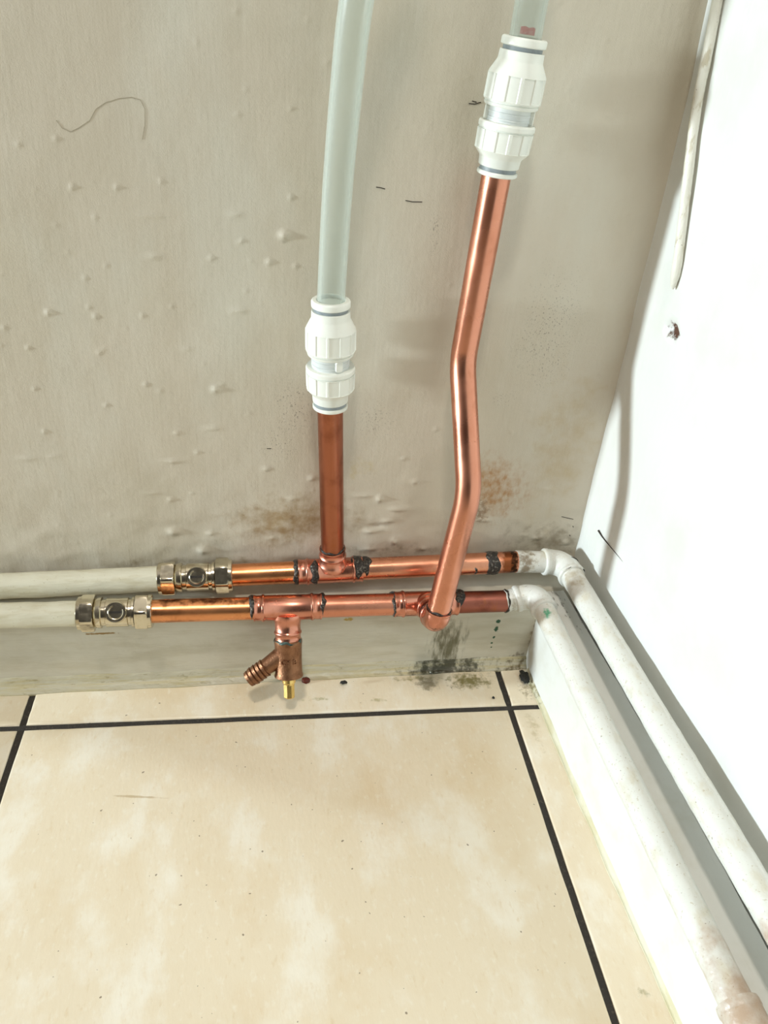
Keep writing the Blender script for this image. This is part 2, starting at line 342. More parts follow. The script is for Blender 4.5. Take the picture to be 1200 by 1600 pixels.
# ------------------------------------------------------------------ setting: walls
def grid_wall(name, mat, fn, us, vs_):
    b = MB(); n = len(us); P = [fn(u, v) for v in vs_ for u in us]
    b.add(P, [(j * n + i, j * n + i + 1, (j + 1) * n + i + 1, (j + 1) * n + i) for j in range(len(vs_) - 1) for i in range(n - 1)])
    return b
def steps(a, b, h, *coarse):
    k = int(round((b - a) / h)); return [a + (b - a) * i / k for i in range(k + 1)]
# paint blobs and ridges seen on the back wall: pixel, radius mm, height mm, x stretch
LUMPS = []
for (a, b, rr, hh, st) in ((270, 702, 1.7, .8, 1), (437, 703, 1.6, .7, 1), (603, 682, 1.4, .6, 1), (355, 816, 1.3, .5, 1), (905, 905, 1.4, .6, 1), (1065, 885, 3.2, 1.6, 1.1), (1010, 985, 2.0, .9, 1),
    (1108, 1000, 1.5, .6, 1), (790, 970, 1.5, .7, 1), (575, 965, 2.0, .6, 3), (318, 1046, 1.4, .5, 1), (178, 1175, 2.1, 1.0, 1), (330, 1155, 1.4, .5, 1), (357, 1190, 1.8, .7, 1), (533, 1185, 1.5, .6, 1),
    (643, 1150, 1.3, .5, 1), (900, 1165, 2.4, .6, 2.4), (1090, 742, 1.7, .8, .8), (1090, 408, 1.4, .5, 1), (68, 543, 1.4, .5, 1), (210, 520, 1.6, .5, 1), (395, 1000, 1.3, .4, 1), (885, 805, 2, .5, 2.4),
    (560, 810, 1.6, .35, 6), (735, 157, 1.4, .4, 1), (890, 430, 1.5, .4, 1)):
    LUMPS.append((wy(a / 2.4, b / 2.4, 0), rr, hh, st))
for (a, b, rr, hh, st) in ((12, 153, 1.6, .6, 1), (103, 228, 1.6, .7, 1), (370, 245, 1.5, .6, 1), (128, 380, 1.4, .6, 1), (397, 440, 1.5, .6, 1), (547, 363, 1.5, .7, 1), (808, 380, 2.8, 1.3, 1), (165, 540, 1.7, .7, 1),
    (800, 528, 2.2, .6, 3), (663, 545, 1.6, .6, 1.6), (740, 618, 1.6, .6, 1.5), (650, 650, 2.0, .7, 4), (100, 640, 2.0, .5, 4), (200, 632, 1.6, .4, 3), (640, 795, 1.8, .8, 1.5), (650, 915, 4.0, 1.7, 1.3), (790, 922, 2.2, .9, 1.6),
    (760, 985, 4.0, 1.5, 1.3), (1000, 680, 2.0, .6, 2), (1100, 790, 2.0, .6, 3), (1020, 940, 2.0, .6, 2), (1170, 715, 2.2, .8, 1.6), (570, 770, 1.8, .5, 4), (600, 385, 1.4, .5, 1.4), (700, 230, 2.0, .4, 2)):
    LUMPS.append((wy(a / 2.4, 450 + b / 2.4, 0), rr, hh, st))
for (a, b, rr, hh, st) in ((110, 430, 3.2, 1.4, 1), (205, 485, 2.2, 1.0, 4.0), (100, 575, 2.6, -1.2, 3.0), (60, 600, 2.2, 1.0, 3), (185, 655, 2.6, 1.2, 1), (295, 345, 2.2, .9, 1.3), (405, 75, 1.6, .7, 1), (150, 545, 2.2, .9, 2.4), (30, 415, 2.0, .7, 5), (235, 225, 1.6, .6, 1.6),
    (650, 545, 2.0, .8, 4), (930, 635, 2.4, .9, 2), (1080, 660, 3.0, 1.2, 1.4), (800, 90, 1.4, .5, 1), (980, 385, 1.5, .4, 4), (640, 520, 1.6, .6, 2), (860, 620, 1.8, .6, 2.4), (60, 690, 2.0, .6, 4), (330, 690, 2.2, .7, 2)):
    LUMPS.append((wy(560 + a / 3.333, 650 + b / 3.333, 0), rr, hh, st))
for _ in range(90):
    LUMPS.append((V((random.uniform(-.42, -.005), 0, random.uniform(.1, .42))), random.uniform(.8, 1.4), random.uniform(.15, .4), random.uniform(1, 1.8)))
def wall_h(x, z):
    h = 0.0016 * rnd((x, 0.3, z), 9) + 0.0005 * rnd((x, 1.3, z), 34)
    rough = max(0, min(1, (0.18 - z) / 0.07))                      # lumpier old plaster low down
    return h + rough * (0.0008 * rnd((x * 0.6, 4.3, z), 60) + 0.0004 * rnd((x * .6, 7.3, z), 130))
LB = {}
for L in LUMPS:
    for i in range(-2, 3):
        for j in range(-2, 3): LB.setdefault((round(L[0].x / .006) + i, round(L[0].z / .006) + j), []).append(L)
def back_pt(x, z):
    h = wall_h(x, z)
    for (c_, rr, hh, st) in LB.get((round(x / .006), round(z / .006)), ()):
        dx = (x - c_.x) / (rr * st * .00070); dz = (z - c_.z) / (rr * .00070); q = dx * dx + dz * dz
        if q < 6: h += hh * .001 * 1.25 * math.exp(-q)
    return V((x, -h + 0.0008, z))
xs = [-1.0, -.8, -.65, -.55] + steps(-.43, 0.012, .0010); zs = [0, .02, .04] + steps(.06, .44, .0011) + [.48, .55, .7, .9, 1.2]
wb = struct(grid_wall('wall_back', None, back_pt, xs, zs).build('wall_back', M['wall'], sharp=80))
PIT = rw(1057, 517)
def right_pt(y, z):
    h = 0.0022 * rnd((2.2, y, z), 8) + 0.0005 * rnd((5.2, y, z), 30)
    dy, dz = (y - PIT.y), (z - PIT.z); d = math.hypot(dy / .0085, dz / .0052) + 0.35 * rnd((1.1, y, z), 500)
    if d < 3: h += -.004 * max(0, 1 - d * d) + .0007 * math.exp(-((d - 1.15) / .25) ** 2) * (0.3 + 1.6 * rnd((9, y, z), 300))
    lean = -0.0060 * max(0, min(1, (z - .1) / .35))
    return V((rx(y) + lean - h, y, z))
ys = [-1.2, -.9, -.7, -.6, -.5, -.42, -.36] + steps(-.32, 0.004, .002)
wr = struct(grid_wall('wall_right', None, right_pt, ys, zs[:3] + steps(.055, .45, .002) + [.48, .55, .7, .9, 1.2]).build('wall_right', M['wall_right'], sharp=80))

# floor: bevelled tiles over recessed dark grout, one mesh
GX, GY, TS, GW = -0.0524, -0.0621, 0.3270, 0.0021
fl = MB()
fl.add([(-1.1, .01, -.0012), (.03, .01, -.0012), (.09, -1.3, -.0012), (-1.1, -1.3, -.0012)], [(0, 1, 2, 3)], 1)
fl.add([(-1.1, .01, -.010), (.03, .01, -.010), (.09, -1.3, -.010), (-1.1, -1.3, -.010)], [(0, 3, 2, 1)], 1)
def tile(x0, x1, y0, y1):
    N = 24; pts = []
    def edge(a, b):
        return [a.lerp(b, i / N) for i in range(N)]
    c4 = [V((x0, y0, 0)), V((x1, y0, 0)), V((x1, y1, 0)), V((x0, y1, 0))]
    ring = sum((edge(c4[i], c4[(i + 1) % 4]) for i in range(4)), [])
    cx, cy = (x0 + x1) / 2, (y0 + y1) / 2; out = []
    for ins, z in ((0, -.006), (0, -.0010), (.0005, -.0003), (.0014, 0)):
        for p in ring:
            j = .00035 * rnd((p.x, p.y, 3), 160)
            sx_ = 1 if p.x < cx else -1; sy_ = 1 if p.y < cy else -1
            ex = abs(p.x - x0) < 1e-6 or abs(p.x - x1) < 1e-6; ey = abs(p.y - y0) < 1e-6 or abs(p.y - y1) < 1e-6
            out.append(V((p.x + (sx_ * (ins + j) if ex else 0), p.y + (sy_ * (ins + j) if ey else 0), z)))
    m_ = len(ring); fs = [(k * m_ + i, k * m_ + (i + 1) % m_, (k + 1) * m_ + (i + 1) % m_, (k + 1) * m_ + i) for k in range(3) for i in range(m_)]
    fs.append(tuple(3 * m_ + i for i in range(m_))); fl.add(out, fs, 0)
xe = [GX - TS * 3, GX - TS * 2, GX - TS, GX, .10]; ye = [.02, GY, GY - TS, GY - 2 * TS, GY - 3 * TS]
for i in range(4):
    for j in range(4): tile(xe[i] + GW, xe[i + 1] - GW, ye[j + 1] + GW, ye[j] - GW)
struct(fl.build('floor', [M['tile'], M['grout']], sharp=60))

# skirting boards
def sk_y(x): return -.0195 - .016 * (-x) - .0004 * rnd((x, 2, 2), 20)
def sk_top(x): return .0715 - .013 * (-x)
b = MB(); P = []; fs = []; X = steps(-1.0, 0.02, .01); prof = 7
for x in X:
    f_ = sk_y(x); t_ = sk_top(x); wv = .0005 * rnd((x, 5, 1), 40)
    P += [V((x, f_, 0)), V((x, f_ + .0006 + wv, .012)), V((x, f_ + wv, .035)), V((x, f_ + wv, t_ - .003)), V((x, f_ + .0012, t_ - .0008)), V((x, f_ + .004, t_)), V((x, .002, t_ + .001))]
for i in range(len(X) - 1):
    for k in range(prof - 1): fs.append((i * prof + k, (i + 1) * prof + k, (i + 1) * prof + k + 1, i * prof + k + 1))
b.add(P, fs); struct(b.build('baseboard_back', M['skirting'], sharp=50))
def sko(y): return .0276 + .0034 * min(1, -y / .16)
b = MB(); P = []; fs = []; Y = steps(-1.2, 0.0, .01)
for y in Y:
    f_ = rx(y, sko(y)) + .0005 * rnd((y, 2, 9), 30); t_ = .0700 - .006 * min(1, -y / .3)
    g_ = max(.0065, .0115 - .03 * -y) + .0008 * rnd((y, 7, 1), 50)
    P += [V((f_, y, 0)), V((f_, y, .02)), V((f_ + .0005, y, .045)), V((f_, y, t_ - .003)), V((f_ + .0012, y, t_ - .0008)), V((f_ + .004, y, t_)), V((rx(y) - g_ - .0006, y, t_ + .0003)), V((rx(y) - g_, y, t_ - .0006)), V((rx(y) - g_, y, .002))]
prof = 9
for i in range(len(Y) - 1):
    for k in range(prof - 1): fs.append((i * prof + k, (i + 1) * prof + k, (i + 1) * prof + k + 1, i * prof + k + 1))
b.add(P, fs); struct(b.build('baseboard_right', M['skirting_right'], sharp=50))
# sealant beads where skirting meets tiles
b = MB(); P = []; fs = []; X = steps(-1.0, -.0285, .004)
for x in X:
    f_ = sk_y(x); k_ = rnd((x, 0, 0), 30); wd = .0058 + .0026 * max(0, -x) / .4 + .0012 * k_; ht = .0066 + .0012 * rnd((x, 3, 0), 40)
    P += [V((x, f_ + .0004, ht + .0012)), V((x, f_ - .0008, ht)), V((x, f_ - .0016, ht * .62)), V((x, f_ - .0030, ht * .36)), V((x, f_ - wd * .75, ht * .2)), V((x, f_ - wd, .0006)), V((x, f_ - wd, -.001))]
for i in range(len(X) - 1):
    for k in range(6): fs.append((i * 7 + k, (i + 1) * 7 + k, (i + 1) * 7 + k + 1, i * 7 + k + 1))
b.add(P, fs); struct(b.build('trim_1', M['sealant'], sharp=60))
b = MB(); P = []; fs = []; Y = steps(-1.2, -.028, .004)
for y in Y:
    f_ = rx(y, sko(y)); wd = .0030 + .0010 * rnd((y, 0, 4), 40) - .0010 * min(1, -y / .3); ht = .0032 + .0008 * rnd((y, 3, 0), 40)
    P += [V((f_ + .0004, y, ht + .001)), V((f_ - wd * .15, y, ht)), V((f_ - wd * .3, y, ht * .6)), V((f_ - wd * .5, y, ht * .35)), V((f_ - wd * .75, y, ht * .2)), V((f_ - wd, y, .0006)), V((f_ - wd, y, -.001))]
for i in range(len(Y) - 1):
    for k in range(6): fs.append((i * 7 + k, (i + 1) * 7 + k, (i + 1) * 7 + k + 1, i * 7 + k + 1))
b.add(P, fs); struct(b.build('trim_2', M['sealant_right'], sharp=60))

# ------------------------------------------------------------------ the two pipe lines along the back wall
U0, U1 = wy(0, 916, -.0135), wy(812, 877.5, -.0135)
L0, L1 = wy(0, 962, -.0362), wy(793, 939, -.0302)
dU = (U1 - U0).normalized(); dL = (L1 - L0).normalized()
def along(A, d, px):                       # the point of a pipe line that shows at image column px
    lo, hi = -0.4, 0.7
    for _ in range(50):
        mid = (lo + hi) / 2; q = ROT.transposed() @ (A + d * mid - CAM)
        if 600 + F * q.x / q.z < px: lo = mid
        else: hi = mid
    return A + d * lo
up_ = lambda px: along(U0, dU, px)
lo_ = lambda px: along(L0, dL, px)
R15 = .0075
def straight(a, b, step=.004): return dense([V(a), V(b)], step)
def pipe(name, path, r, mat, label, cat, group=None, n=40):
    o = MB().tube(path, r, n).build(name, mat, origin=path[0]); return tag(o, label, cat, group)
def solder(parent, o, ax, r, s0, s1, seed, th0=0, th1=2 * PI, mat='flux', name='solder_joint', thick=.0006, label=None):
    b = MB(); ax, u, w_ = b.frame(ax); o = V(o); nt = 48; ns = 9; vs = []; fs = []
    for k in range(nt + 1):
        a = th0 + (th1 - th0) * k / nt; e0 = .0022 * rnd((math.cos(a) * 1.6, math.sin(a) * 1.6, seed), 1); e1 = .0022 * rnd((math.cos(a) * 1.6, math.sin(a) * 1.6, seed + 9), 1)
        pinch = 1.0 if th1 - th0 > 6.2 else min(1, 4 * min(k, nt - k) / nt)
        mid = (s0 + s1) / 2; aa = mid + (s0 + e0 - mid) * max(pinch, .02); bb = mid + (s1 + e1 - mid) * max(pinch, .02)
        for j in range(ns):
            t_ = j / (ns - 1); d = aa + (bb - aa) * t_; bump = math.sin(PI * t_) ** .5 if 0 < t_ < 1 else 0
            q = r - .0003 + bump * (thick + .0003 + .0005 * rnd((math.cos(a) * 3, math.sin(a) * 3, seed + d * 500), 1)) * (.3 + .7 * pinch)
            vs.append(o + ax * d + (u * math.cos(a) + w_ * math.sin(a)) * q)
    for k in range(nt):
        for j in range(ns - 1): fs.append((k * ns + j, (k + 1) * ns + j, (k + 1) * ns + j + 1, k * ns + j + 1))
    ob = b.add(vs, fs).build(name, M[mat], parent)
    if label: ob['label'] = label
    return ob
def ringprof(L, r, ring_at, hr=.0007, rim=.0003):    # a socket from 0 to L with a capillary solder ring
    p = [(0, r)]
    for k in range(9): 
        t_ = k / 8; p.append((ring_at - .0013 + .0026 * t_, r + hr * math.sin(PI * t_)))
    p += [(L - .0012, r), (L - .0008, r + rim), (L, r + rim * .6), (L, r - .0012)]
    return p
def tee(name, label, c, ax, left, rightL, br, brL, group, blend=.0014):
    t_ = thing(name, label, 'pipe fitting', c, group); ax = V(ax).normalized(); br = V(br).normalized(); b = MB(); r = .0084
    b.lathe(c, -ax, ringprof(left, r, left - .0062)); b.lathe(c, ax, ringprof(rightL, r, rightL - .0062))
    pr = [(.004, r + blend)] + [(.0070 + .0055 * k / 8, r + blend * (1 - k / 8) ** 2.2) for k in range(9)]
    rp = [(d, q) for d, q in ringprof(brL, r, brL - .0058)][1:]
    b.lathe(c, br, pr + rp, 48)
    b.build('tee_body', M['copper_fitting'], t_, sharp=50)
    return t_
G1 = 'copper pipe lengths'; G2 = 'painted old pipe runs'; G3 = 'copper soldered fittings'; G4 = 'nickel-plated isolating valves'; G5 = 'white push-fit connectors'; G6 = 'clear plastic pipes'; G7 = 'painted corner elbows'

# painted runs at the left
def paintpath(a, b, seed):
    return [p + V((0, .0003 * rnd((p.x, seed, 0), 40), .0003 * rnd((p.x, seed, 5), 40))) for p in straight(a, b, .005)]
pu = up_(249); pl = lo_(124)
pipe('painted_pipe', paintpath(U0 - dU * .45, pu, 1), [.0086] * 0 or (lambda t_: .0084 + .0003 * rnd((t_ * 40, 0, 0))), M['pipe_paint'], 'long upper cream-painted pipe along the back wall, left of the upper isolating valve', 'pipe', G2)
pipe('painted_pipe', paintpath(L0 - dL * .45, pl, 2), (lambda t_: .0080 + .0003 * rnd((t_ * 40, 3, 0))), M['pipe_paint'], 'lower cream-painted pipe in front of the skirting, entering the left isolating valve', 'pipe', G2)

# isolating valves
def valve(A, B, d, label, rots, paintside):
    Lg = (B - A).length; t_ = thing('isolation_valve', label, 'valve', A.lerp(B, .5), G4); d = d.normalized(); toc = (CAM - A.lerp(B, .5)); toc = (toc - d * toc.dot(d)).normalized()
    f = Lg / .052
    # body: turned barrel with a flat boss
    b = MB()
    pr = [(.0105, .0070), (.0125, .0092), (.0145, .0098), (.0165, .0098), (.0170, .0084), (.0195, .0084), (.0200, .0092), (.0350, .0092), (.0355, .0084), (.0372, .0084), (.0378, .0096), (.0395, .0096), (.0400, .0080), (.0415, .0070)]
    b.lathe(A, d, [(s_ * f, r_) for s_, r_ in pr], 56)
    mid = A + d * (.0275 * f)
    b.lathe(mid + toc * .004, toc, [(0, .0068), (.0050, .0066), (.0058, .0062), (.0058, .0050)], 40)
    b.build('body', M['nickel'], t_, sharp=30)
    s_ = MB(); s_.lathe(mid + toc * .004, toc, [(0, .0049), (.0050, .0049), (.0054, .0045)], 36); so = s_.build('slotted_screw', M['screw'], t_, sharp=30)
    q = MB(); side = d.cross(toc)
    def bar(c_, u, v, h, hw, hl):
        q.add([c_ + u * (sx_ * hl) + v * (sy_ * hw) + toc * (h * sz_) for sz_ in (0, 1) for sx_, sy_ in ((-1, -1), (1, -1), (1, 1), (-1, 1))], [(0, 1, 2, 3), (4, 7, 6, 5), (0, 4, 5, 1), (1, 5, 6, 2), (2, 6, 7, 3), (3, 7, 4, 0)])
    c_ = mid + toc * .0092
    bar(c_, d, side, .0007, .0007, .0041)
    q.build('slot', M['slot'], so)
    k = MB(); arr = [(k_ / 14 * 1.5 * PI - .4) for k_ in range(15)]
    k.tube([mid + toc * .0098 + (d * math.cos(a) + side * math.sin(a)) * .0043 for a in arr], .0005, 8); k.build('dial_ring', M['nickel'], t_)
    # compression nuts with their collars
    for (s0, s1, c0, c1, rot) in ((.0028, .0118, 0.0, .0030, rots[0]), (.0402, .0492, .0490, .052, rots[1])):
        b = MB(); ref = Matrix.Rotation(rot, 3, d) @ toc; b.hexnut(A, d, s0 * f, s1 * f, .0122, ref)
        nut = b.build('compression_nut', M['nickel'], t_, sharp=25)
        b = MB(); e0, e1 = (c0, c1) if c0 < .01 else (c1, c0)
        b.lathe(A + d * (e0 * f), d if e0 < e1 else -d, [(0, .0080), (0, .0100), (.0005, .0106), (abs(c1 - c0) * f, .0108)], 48); b.build('collar', M['nickel'], nut, sharp=30)
    return t_
valve(up_(248), up_(364), dU, 'upper nickel isolating valve with slotted screw, between painted and copper pipe', (.10, .52), 0)
valve(lo_(122), lo_(239), dL, 'lower nickel isolating valve with slotted screw, nearest the left edge', (.50, .08), 0)

# upper line copper
T1 = up_(520)
tl, tr_ = (T1 - up_(466)).length, (up_(566) - T1).length
RTOP = wy(516, 640, -.0175); rdir = (RTOP - T1).normalized()
t1 = tee('pipe_tee', 'upper copper tee with black-flux joints, riser pipe rising from it', T1, dU, tl, tr_, rdir, .0192, G3)
p = pipe('copper_pipe', straight(up_(362), up_(468)), R15, M['copper_heat_tinted'], 'short golden copper pipe between the upper isolating valve and the upper tee', 'pipe', G1)
solder(t1, T1, -dU, .0079, tl - .0012, tl + .0026, 3, label='black burnt flux ring')
solder(t1, T1, -dU, .0086, tl - .0135, tl - .0085, 8, 3.6, 6.6, label='black flux run on tee', thick=.0007)
solder(t1, T1, dU, .0086, tr_ - .0075, tr_ + .0004, 14, 4.2, 8.2, label='black flux smear on tee', thick=.0006)
solder(t1, T1, dU, .0077, tr_ - .0005, tr_ + .0050, 15, 4.6, 8.0, label='black flux blob', thick=.0009)
solder(t1, T1, rdir, .0078, .0185, .0204, 22, label='thin dark solder line', thick=.0004)
tag(MB().tube(straight(T1 + rdir * .0188, RTOP + rdir * .003), R15, 40).build('copper_pipe', M['copper_riser'], origin=T1 + rdir * .0188), 'upright dark-red copper pipe from the upper tee to the lower push-fit connector', 'pipe', G1)
cu = thing('copper_pipe', 'upper copper pipe passing behind the cranked pipe, silvery solder ring near its right end', 'pipe', up_(570), G1)
MB().tube(straight(up_(564), up_(809)), R15, 40).build('pipe_wall', M['copper_upper'], cu)
oc = up_(757); solder(cu, oc, dU, R15, 0, (up_(778) - oc).length, 31, label='silvery black solder ring', thick=.0007)
solder(cu, up_(739), dU, R15, -.0012, .0012, 35, 1.2, 2.2, label='dark solder speck', thick=.0003)

# lower line copper with tee, drain valve
T2 = lo_(449); c2l, c2r = (T2 - lo_(396)).length, (lo_(502) - T2).length
tilt = V((0.02, -.42, -.905)).normalized()
t2 = tee('pipe_tee', 'lower left copper tee whose branch points down to the drain valve', T2, dL, c2l, c2r, tilt, .0225, G3)
pipe('copper_pipe', straight(lo_(237), lo_(398)), R15, M['copper_heat_tinted'], 'golden heat-tinted lower copper pipe between the left isolating valve and the drain tee', 'pipe', G1)
solder(t2, T2, -dL, .0080, c2l - .0006, c2l + .0028, 41, 4.3, 8.6, label='black burnt flux', thick=.0009)
solder(t2, T2, dL, .0080, c2r - .0012, c2r + .0022, 47, 4.6, 8.0, label='black flux blob', thick=.0009)
# drain valve
dv = thing('drain_valve', 'bronze drain-off valve with ribbed hose spout hanging under the lower left tee', 'valve', T2 + tilt * .0225)
D0 = T2 + tilt * .0215; b = MB()
b.lathe(D0, tilt, [(0, .0074), (0, .0086), (.0006, .0092), (.0030, .0092), (.0034, .0090), (.0150, .0088), (.0230, .0090), (.0248, .0096), (.0256, .0095), (.0268, .0062), (.0268, .0040)], 56)
b.build('valve_body', M['bronze'], dv, sharp=32)
sidev = V((-1, 0, 0)); sidev = (sidev - tilt * sidev.dot(tilt)).normalized()
bd = (sidev * math.cos(.60) + tilt * math.sin(.60)).normalized(); b = MB(); o_ = D0 + tilt * .0085
pr = [(.004, .0066), (.0165, .0056), (.0185, .0055)]
for k in range(4):
    s_ = .0185 + k * .0029; pr += [(s_, .0056), (s_ + .0003, .0064), (s_ + .0022, .0059), (s_ + .0026, .0053)]
pr += [(.0303, .0053), (.0305, .0057), (.0325, .0052), (.0327, .0040), (.0300, .0036)]
b.lathe(o_, bd, pr, 40); b.build('hose_spout', M['bronze'], dv, sharp=28)
b = MB(); b.lathe(D0, tilt, [(.0262, .0044), (.0300, .0044), (.0306, .0040), (.0306, .0036), (.0318, .0036)], 32); 
sp = b.build('spindle', M['brass'], dv, sharp=30); sp['label'] = 'bright brass spindle'
b = MB(); b.lathe(D0, tilt, [(.0314, .0038), (.0402, .0038), (.0408, .0034)], 8, ref=Matrix.Rotation(PI / 8, 3, tilt) @ sidev); b.build('square_end', M['brass'], sp, smooth=False)
solder(dv, D0, tilt, .0090, -.0002, .0020, 61, mat='flux_green', label='greenish flux ring', thick=.0003)
# raised cast letters on the body
fc = bpy.data.curves.new('cast_letters', 'FONT'); fc.body = 'CX B'; fc.size = .0048; fc.extrude = .0005; fc.align_x = 'CENTER'; fc.resolution_u = 4
fo = bpy.data.objects.new('cast_letters_source', fc); COL.objects.link(fo); bpy.context.view_layer.update()
tm = bpy.data.meshes.new_from_object(fo.evaluated_get(bpy.context.evaluated_depsgraph_get())); bpy.data.objects.remove(fo)
front = (CAM - D0); front = (front - tilt * front.dot(tilt)).normalized(); front = (front - dL * 0.0).normalized(); lat = (-tilt).cross(front); b = MB(); rr = .0089
b.add([D0 + tilt * (.0150 - p_.co.y) + (front * math.cos(p_.co.x / rr) + lat * math.sin(p_.co.x / rr)) * (rr + .0002 + p_.co.z) for p_ in tm.vertices], [tuple(q.vertices) for q in tm.polygons])
b.build('cast_letters', M['bronze'], dv, smooth=False)

# middle pipe, second tee with elbow
T3 = lo_(668); c3l, c3r = (T3 - lo_(615)).length, (lo_(714) - T3).length
EB = wy(681, 970, -.0615)
bdir = (EB - T3).normalized()
pipe('copper_pipe', straight(lo_(500), lo_(617)), R15, M['copper_pink'], 'pink copper pipe joining the two lower tees', 'pipe', G1)
t3 = tee('pipe_tee', 'lower right copper tee turned towards the room, feeding the cranked upright pipe', T3, dL, c3l, c3r, bdir, .0175, G3)
solder(t3, T3, -dL, .0080, c3l - .0006, c3l + .0018, 51, 3.4, 8.6, label='black burnt flux', thick=.0007)
solder(t3, T3, dL, .0080, c3r - .0040, c3r + .0040, 57, 4.6, 7.6, label='black burnt flux', thick=.0011)
rs = thing('copper_pipe', 'dull red stained stub of copper between the lower right tee and the painted elbow', 'pipe', lo_(712), G1)
MB().tube(straight(lo_(711), lo_(791)), R15, 40).build('pipe_wall', M['copper_red_stained'], rs)
oc = lo_(787); solder(rs, oc, dL, R15, 0, .0022, 71, label='black solder edge', thick=.0006)
# cranked pipe
B1 = wy(733, 771, -.053); B2 = wy(722.5, 566, -.0205); TOP = wy(774.5, 280, -.0185)
d1 = (B1 - EB).normalized()
el = thing('pipe_elbow', 'bare copper elbow turning the cranked pipe upward in front of the lower right tee', 'pipe fitting', EB, G3)
b = MB(); b.tube(fillet([EB - bdir * .0095, EB, EB + d1 * .0092], .0078, 14), .0085, 44)
b.lathe(EB - bdir * .0095, bdir, [(-.0001, .0080), (-.0001, .0089), (.0012, .0090), (.0018, .0085)], 44); b.lathe(EB + d1 * .0092, -d1, [(-.0001, .0080), (-.0001, .0088), (.0012, .0088), (.0018, .0085)], 44)
b.build('elbow_body', M['copper_fitting'], el, sharp=45)
solder(el, EB + d1 * .0092, d1, .0078, -.0001, .0008, 81, label='thin dark joint line', thick=.0003)
solder(el, EB - bdir * .0105, bdir, .0084, -.0009, .0005, 83, label='dark joint line', thick=.0004)
cp = fillet([EB + d1 * .0088, B1, B2, TOP + (TOP - B2).normalized() * .003], [.055, .040], 14)
tag(MB().tube(dense(cp, .004), R15, 44).build('copper_pipe', M['copper_pink'], origin=cp[0]), 'tall cranked pink copper pipe rising from the lower right elbow to the upper push-fit connector', 'pipe', G1)

# ------------------------------------------------------------------ push-fit connectors
def connector(A, ax, f, label, spin, tabs):
    ax = V(ax).normalized(); t_ = thing('push_fit_connector', label, 'pipe connector', A, G5); toc = CAM - A; toc = (toc - ax * toc.dot(ax)).normalized(); mm = .001 * f
    def rib(d0, d1, wdt=.10, hgt=.00055):
        def fn(d, a, r):
            if not d0 <= d <= d1: return r
            q = ((a + spin) % (PI / 6)) / (PI / 6); q = min(q, 1 - q) * (PI / 6)
            return r + (hgt if q < wdt * .5 else 0) - .0003
        return fn
    def part(prof, name, mat, mod=None, n=48, parent=t_): return MB().lathe(A, ax, [(s_ * mm, r_ * .001) for s_, r_ in prof], n, ref=toc, mod=mod).build(name, M[mat], parent, sharp=30)
    part([(0, 7.6), (0, 9.8), (.4, 10.2), (1.7, 10.2), (2.2, 9.8), (2.2, 8.2)], 'collet', 'plastic')
    part([(2.2, 7.6), (2.2, 9.2), (4.4, 9.2), (4.4, 7.6)], 'collet_clip', 'clip')
    part([(4.2, 8.0), (4.2, 9.9), (4.5, 10.2), (8.2, 10.5), (8.8, 10.8), (11.6, 13.3), (12.0, 13.6), (12.1, 13.6), (21.0, 13.8), (21.1, 13.8), (21.3, 13.2), (21.9, 13.2), (22.1, 13.9), (24.0, 13.9), (24.8, 13.4), (24.8, 10.2)], 'cap_nut', 'plastic', rib(12.05 * mm, 21.05 * mm), 216)
    part([(24.2, 10.2), (24.6, 10.6), (26.0, 10.6), (26.2, 10.9), (26.8, 10.9), (27.0, 10.6), (28.6, 10.6), (28.8, 10.9), (29.4, 10.9), (29.6, 10.6), (32.4, 10.6), (32.4, 10.0)], 'body', 'plastic_body')
    part([(31.6, 10.2), (31.6, 12.6), (32.0, 13.0), (33.2, 13.3), (33.4, 12.9), (33.8, 12.9), (34.0, 13.7), (34.6, 13.9), (34.7, 13.9), (45.4, 13.8), (45.5, 13.8), (46.4, 13.5), (51.2, 10.9), (51.8, 10.7), (55.4, 10.5), (55.6, 10.2), (55.6, 8.0)], 'cap_nut', 'plastic', rib(34.65 * mm, 45.45 * mm), 216)
    part([(55.4, 7.7), (55.4, 9.3), (57.6, 9.3), (57.6, 7.7)], 'collet_clip', 'clip')
    part([(57.4, 8.3), (57.4, 10.0), (57.8, 10.6), (60.2, 10.7), (60.8, 10.4), (61.2, 9.9), (61.2, 8.0), (59.5, 7.7)], 'collet', 'plastic')
    for (ang, s0, s1, wd) in tabs:
        dr = Matrix.Rotation(ang, 3, ax) @ toc; sd = ax.cross(dr); b = MB(); o = A + dr * .0104
        pts = [(-wd, s0 + .5), (-wd * .5, s0), (wd * .6, s0), (wd, s0 + .8), (wd, s1 - .6), (wd * .5, s1), (-wd * .6, s1), (-wd, s1 - 1.2)]
        m_ = len(pts); vs = [o + dr * h + sd * (x * .001) + ax * (z * mm) for h in (0, .0018) for x, z in pts]
        b.add(vs, [tuple(range(m_))[::-1], tuple(range(m_, 2 * m_))] + [(i, (i + 1) % m_, m_ + (i + 1) % m_, m_ + i) for i in range(m_)]); b.build('locking_tab', M['plastic'], t_, smooth=False)
    return t_
CA = wy(516, 636, -.0178); CB = wy(517, 476, -.0185); cax = (CB - CA).normalized(); cf = (CB - CA).length / .0585
connector(CA, cax, cf, 'lower white push-fit connector on top of the upright copper pipe', .12, [(.42, 25.6, 31.4, 1.9)])
hdir2 = (TOP - B2).normalized()
CC = wy(776, 273, -.0185); CE = wy(819, 66, -.0200); cax2 = (CE - CC).normalized(); cf2 = (CE - CC).length / .0592
connector(CC, cax2, cf2, 'upper white push-fit connector, tilted, on top of the cranked copper pipe', .30, [(-1.30, 25.2, 31.4, 1.4), (1.35, 25.2, 31.4, 1.2)])
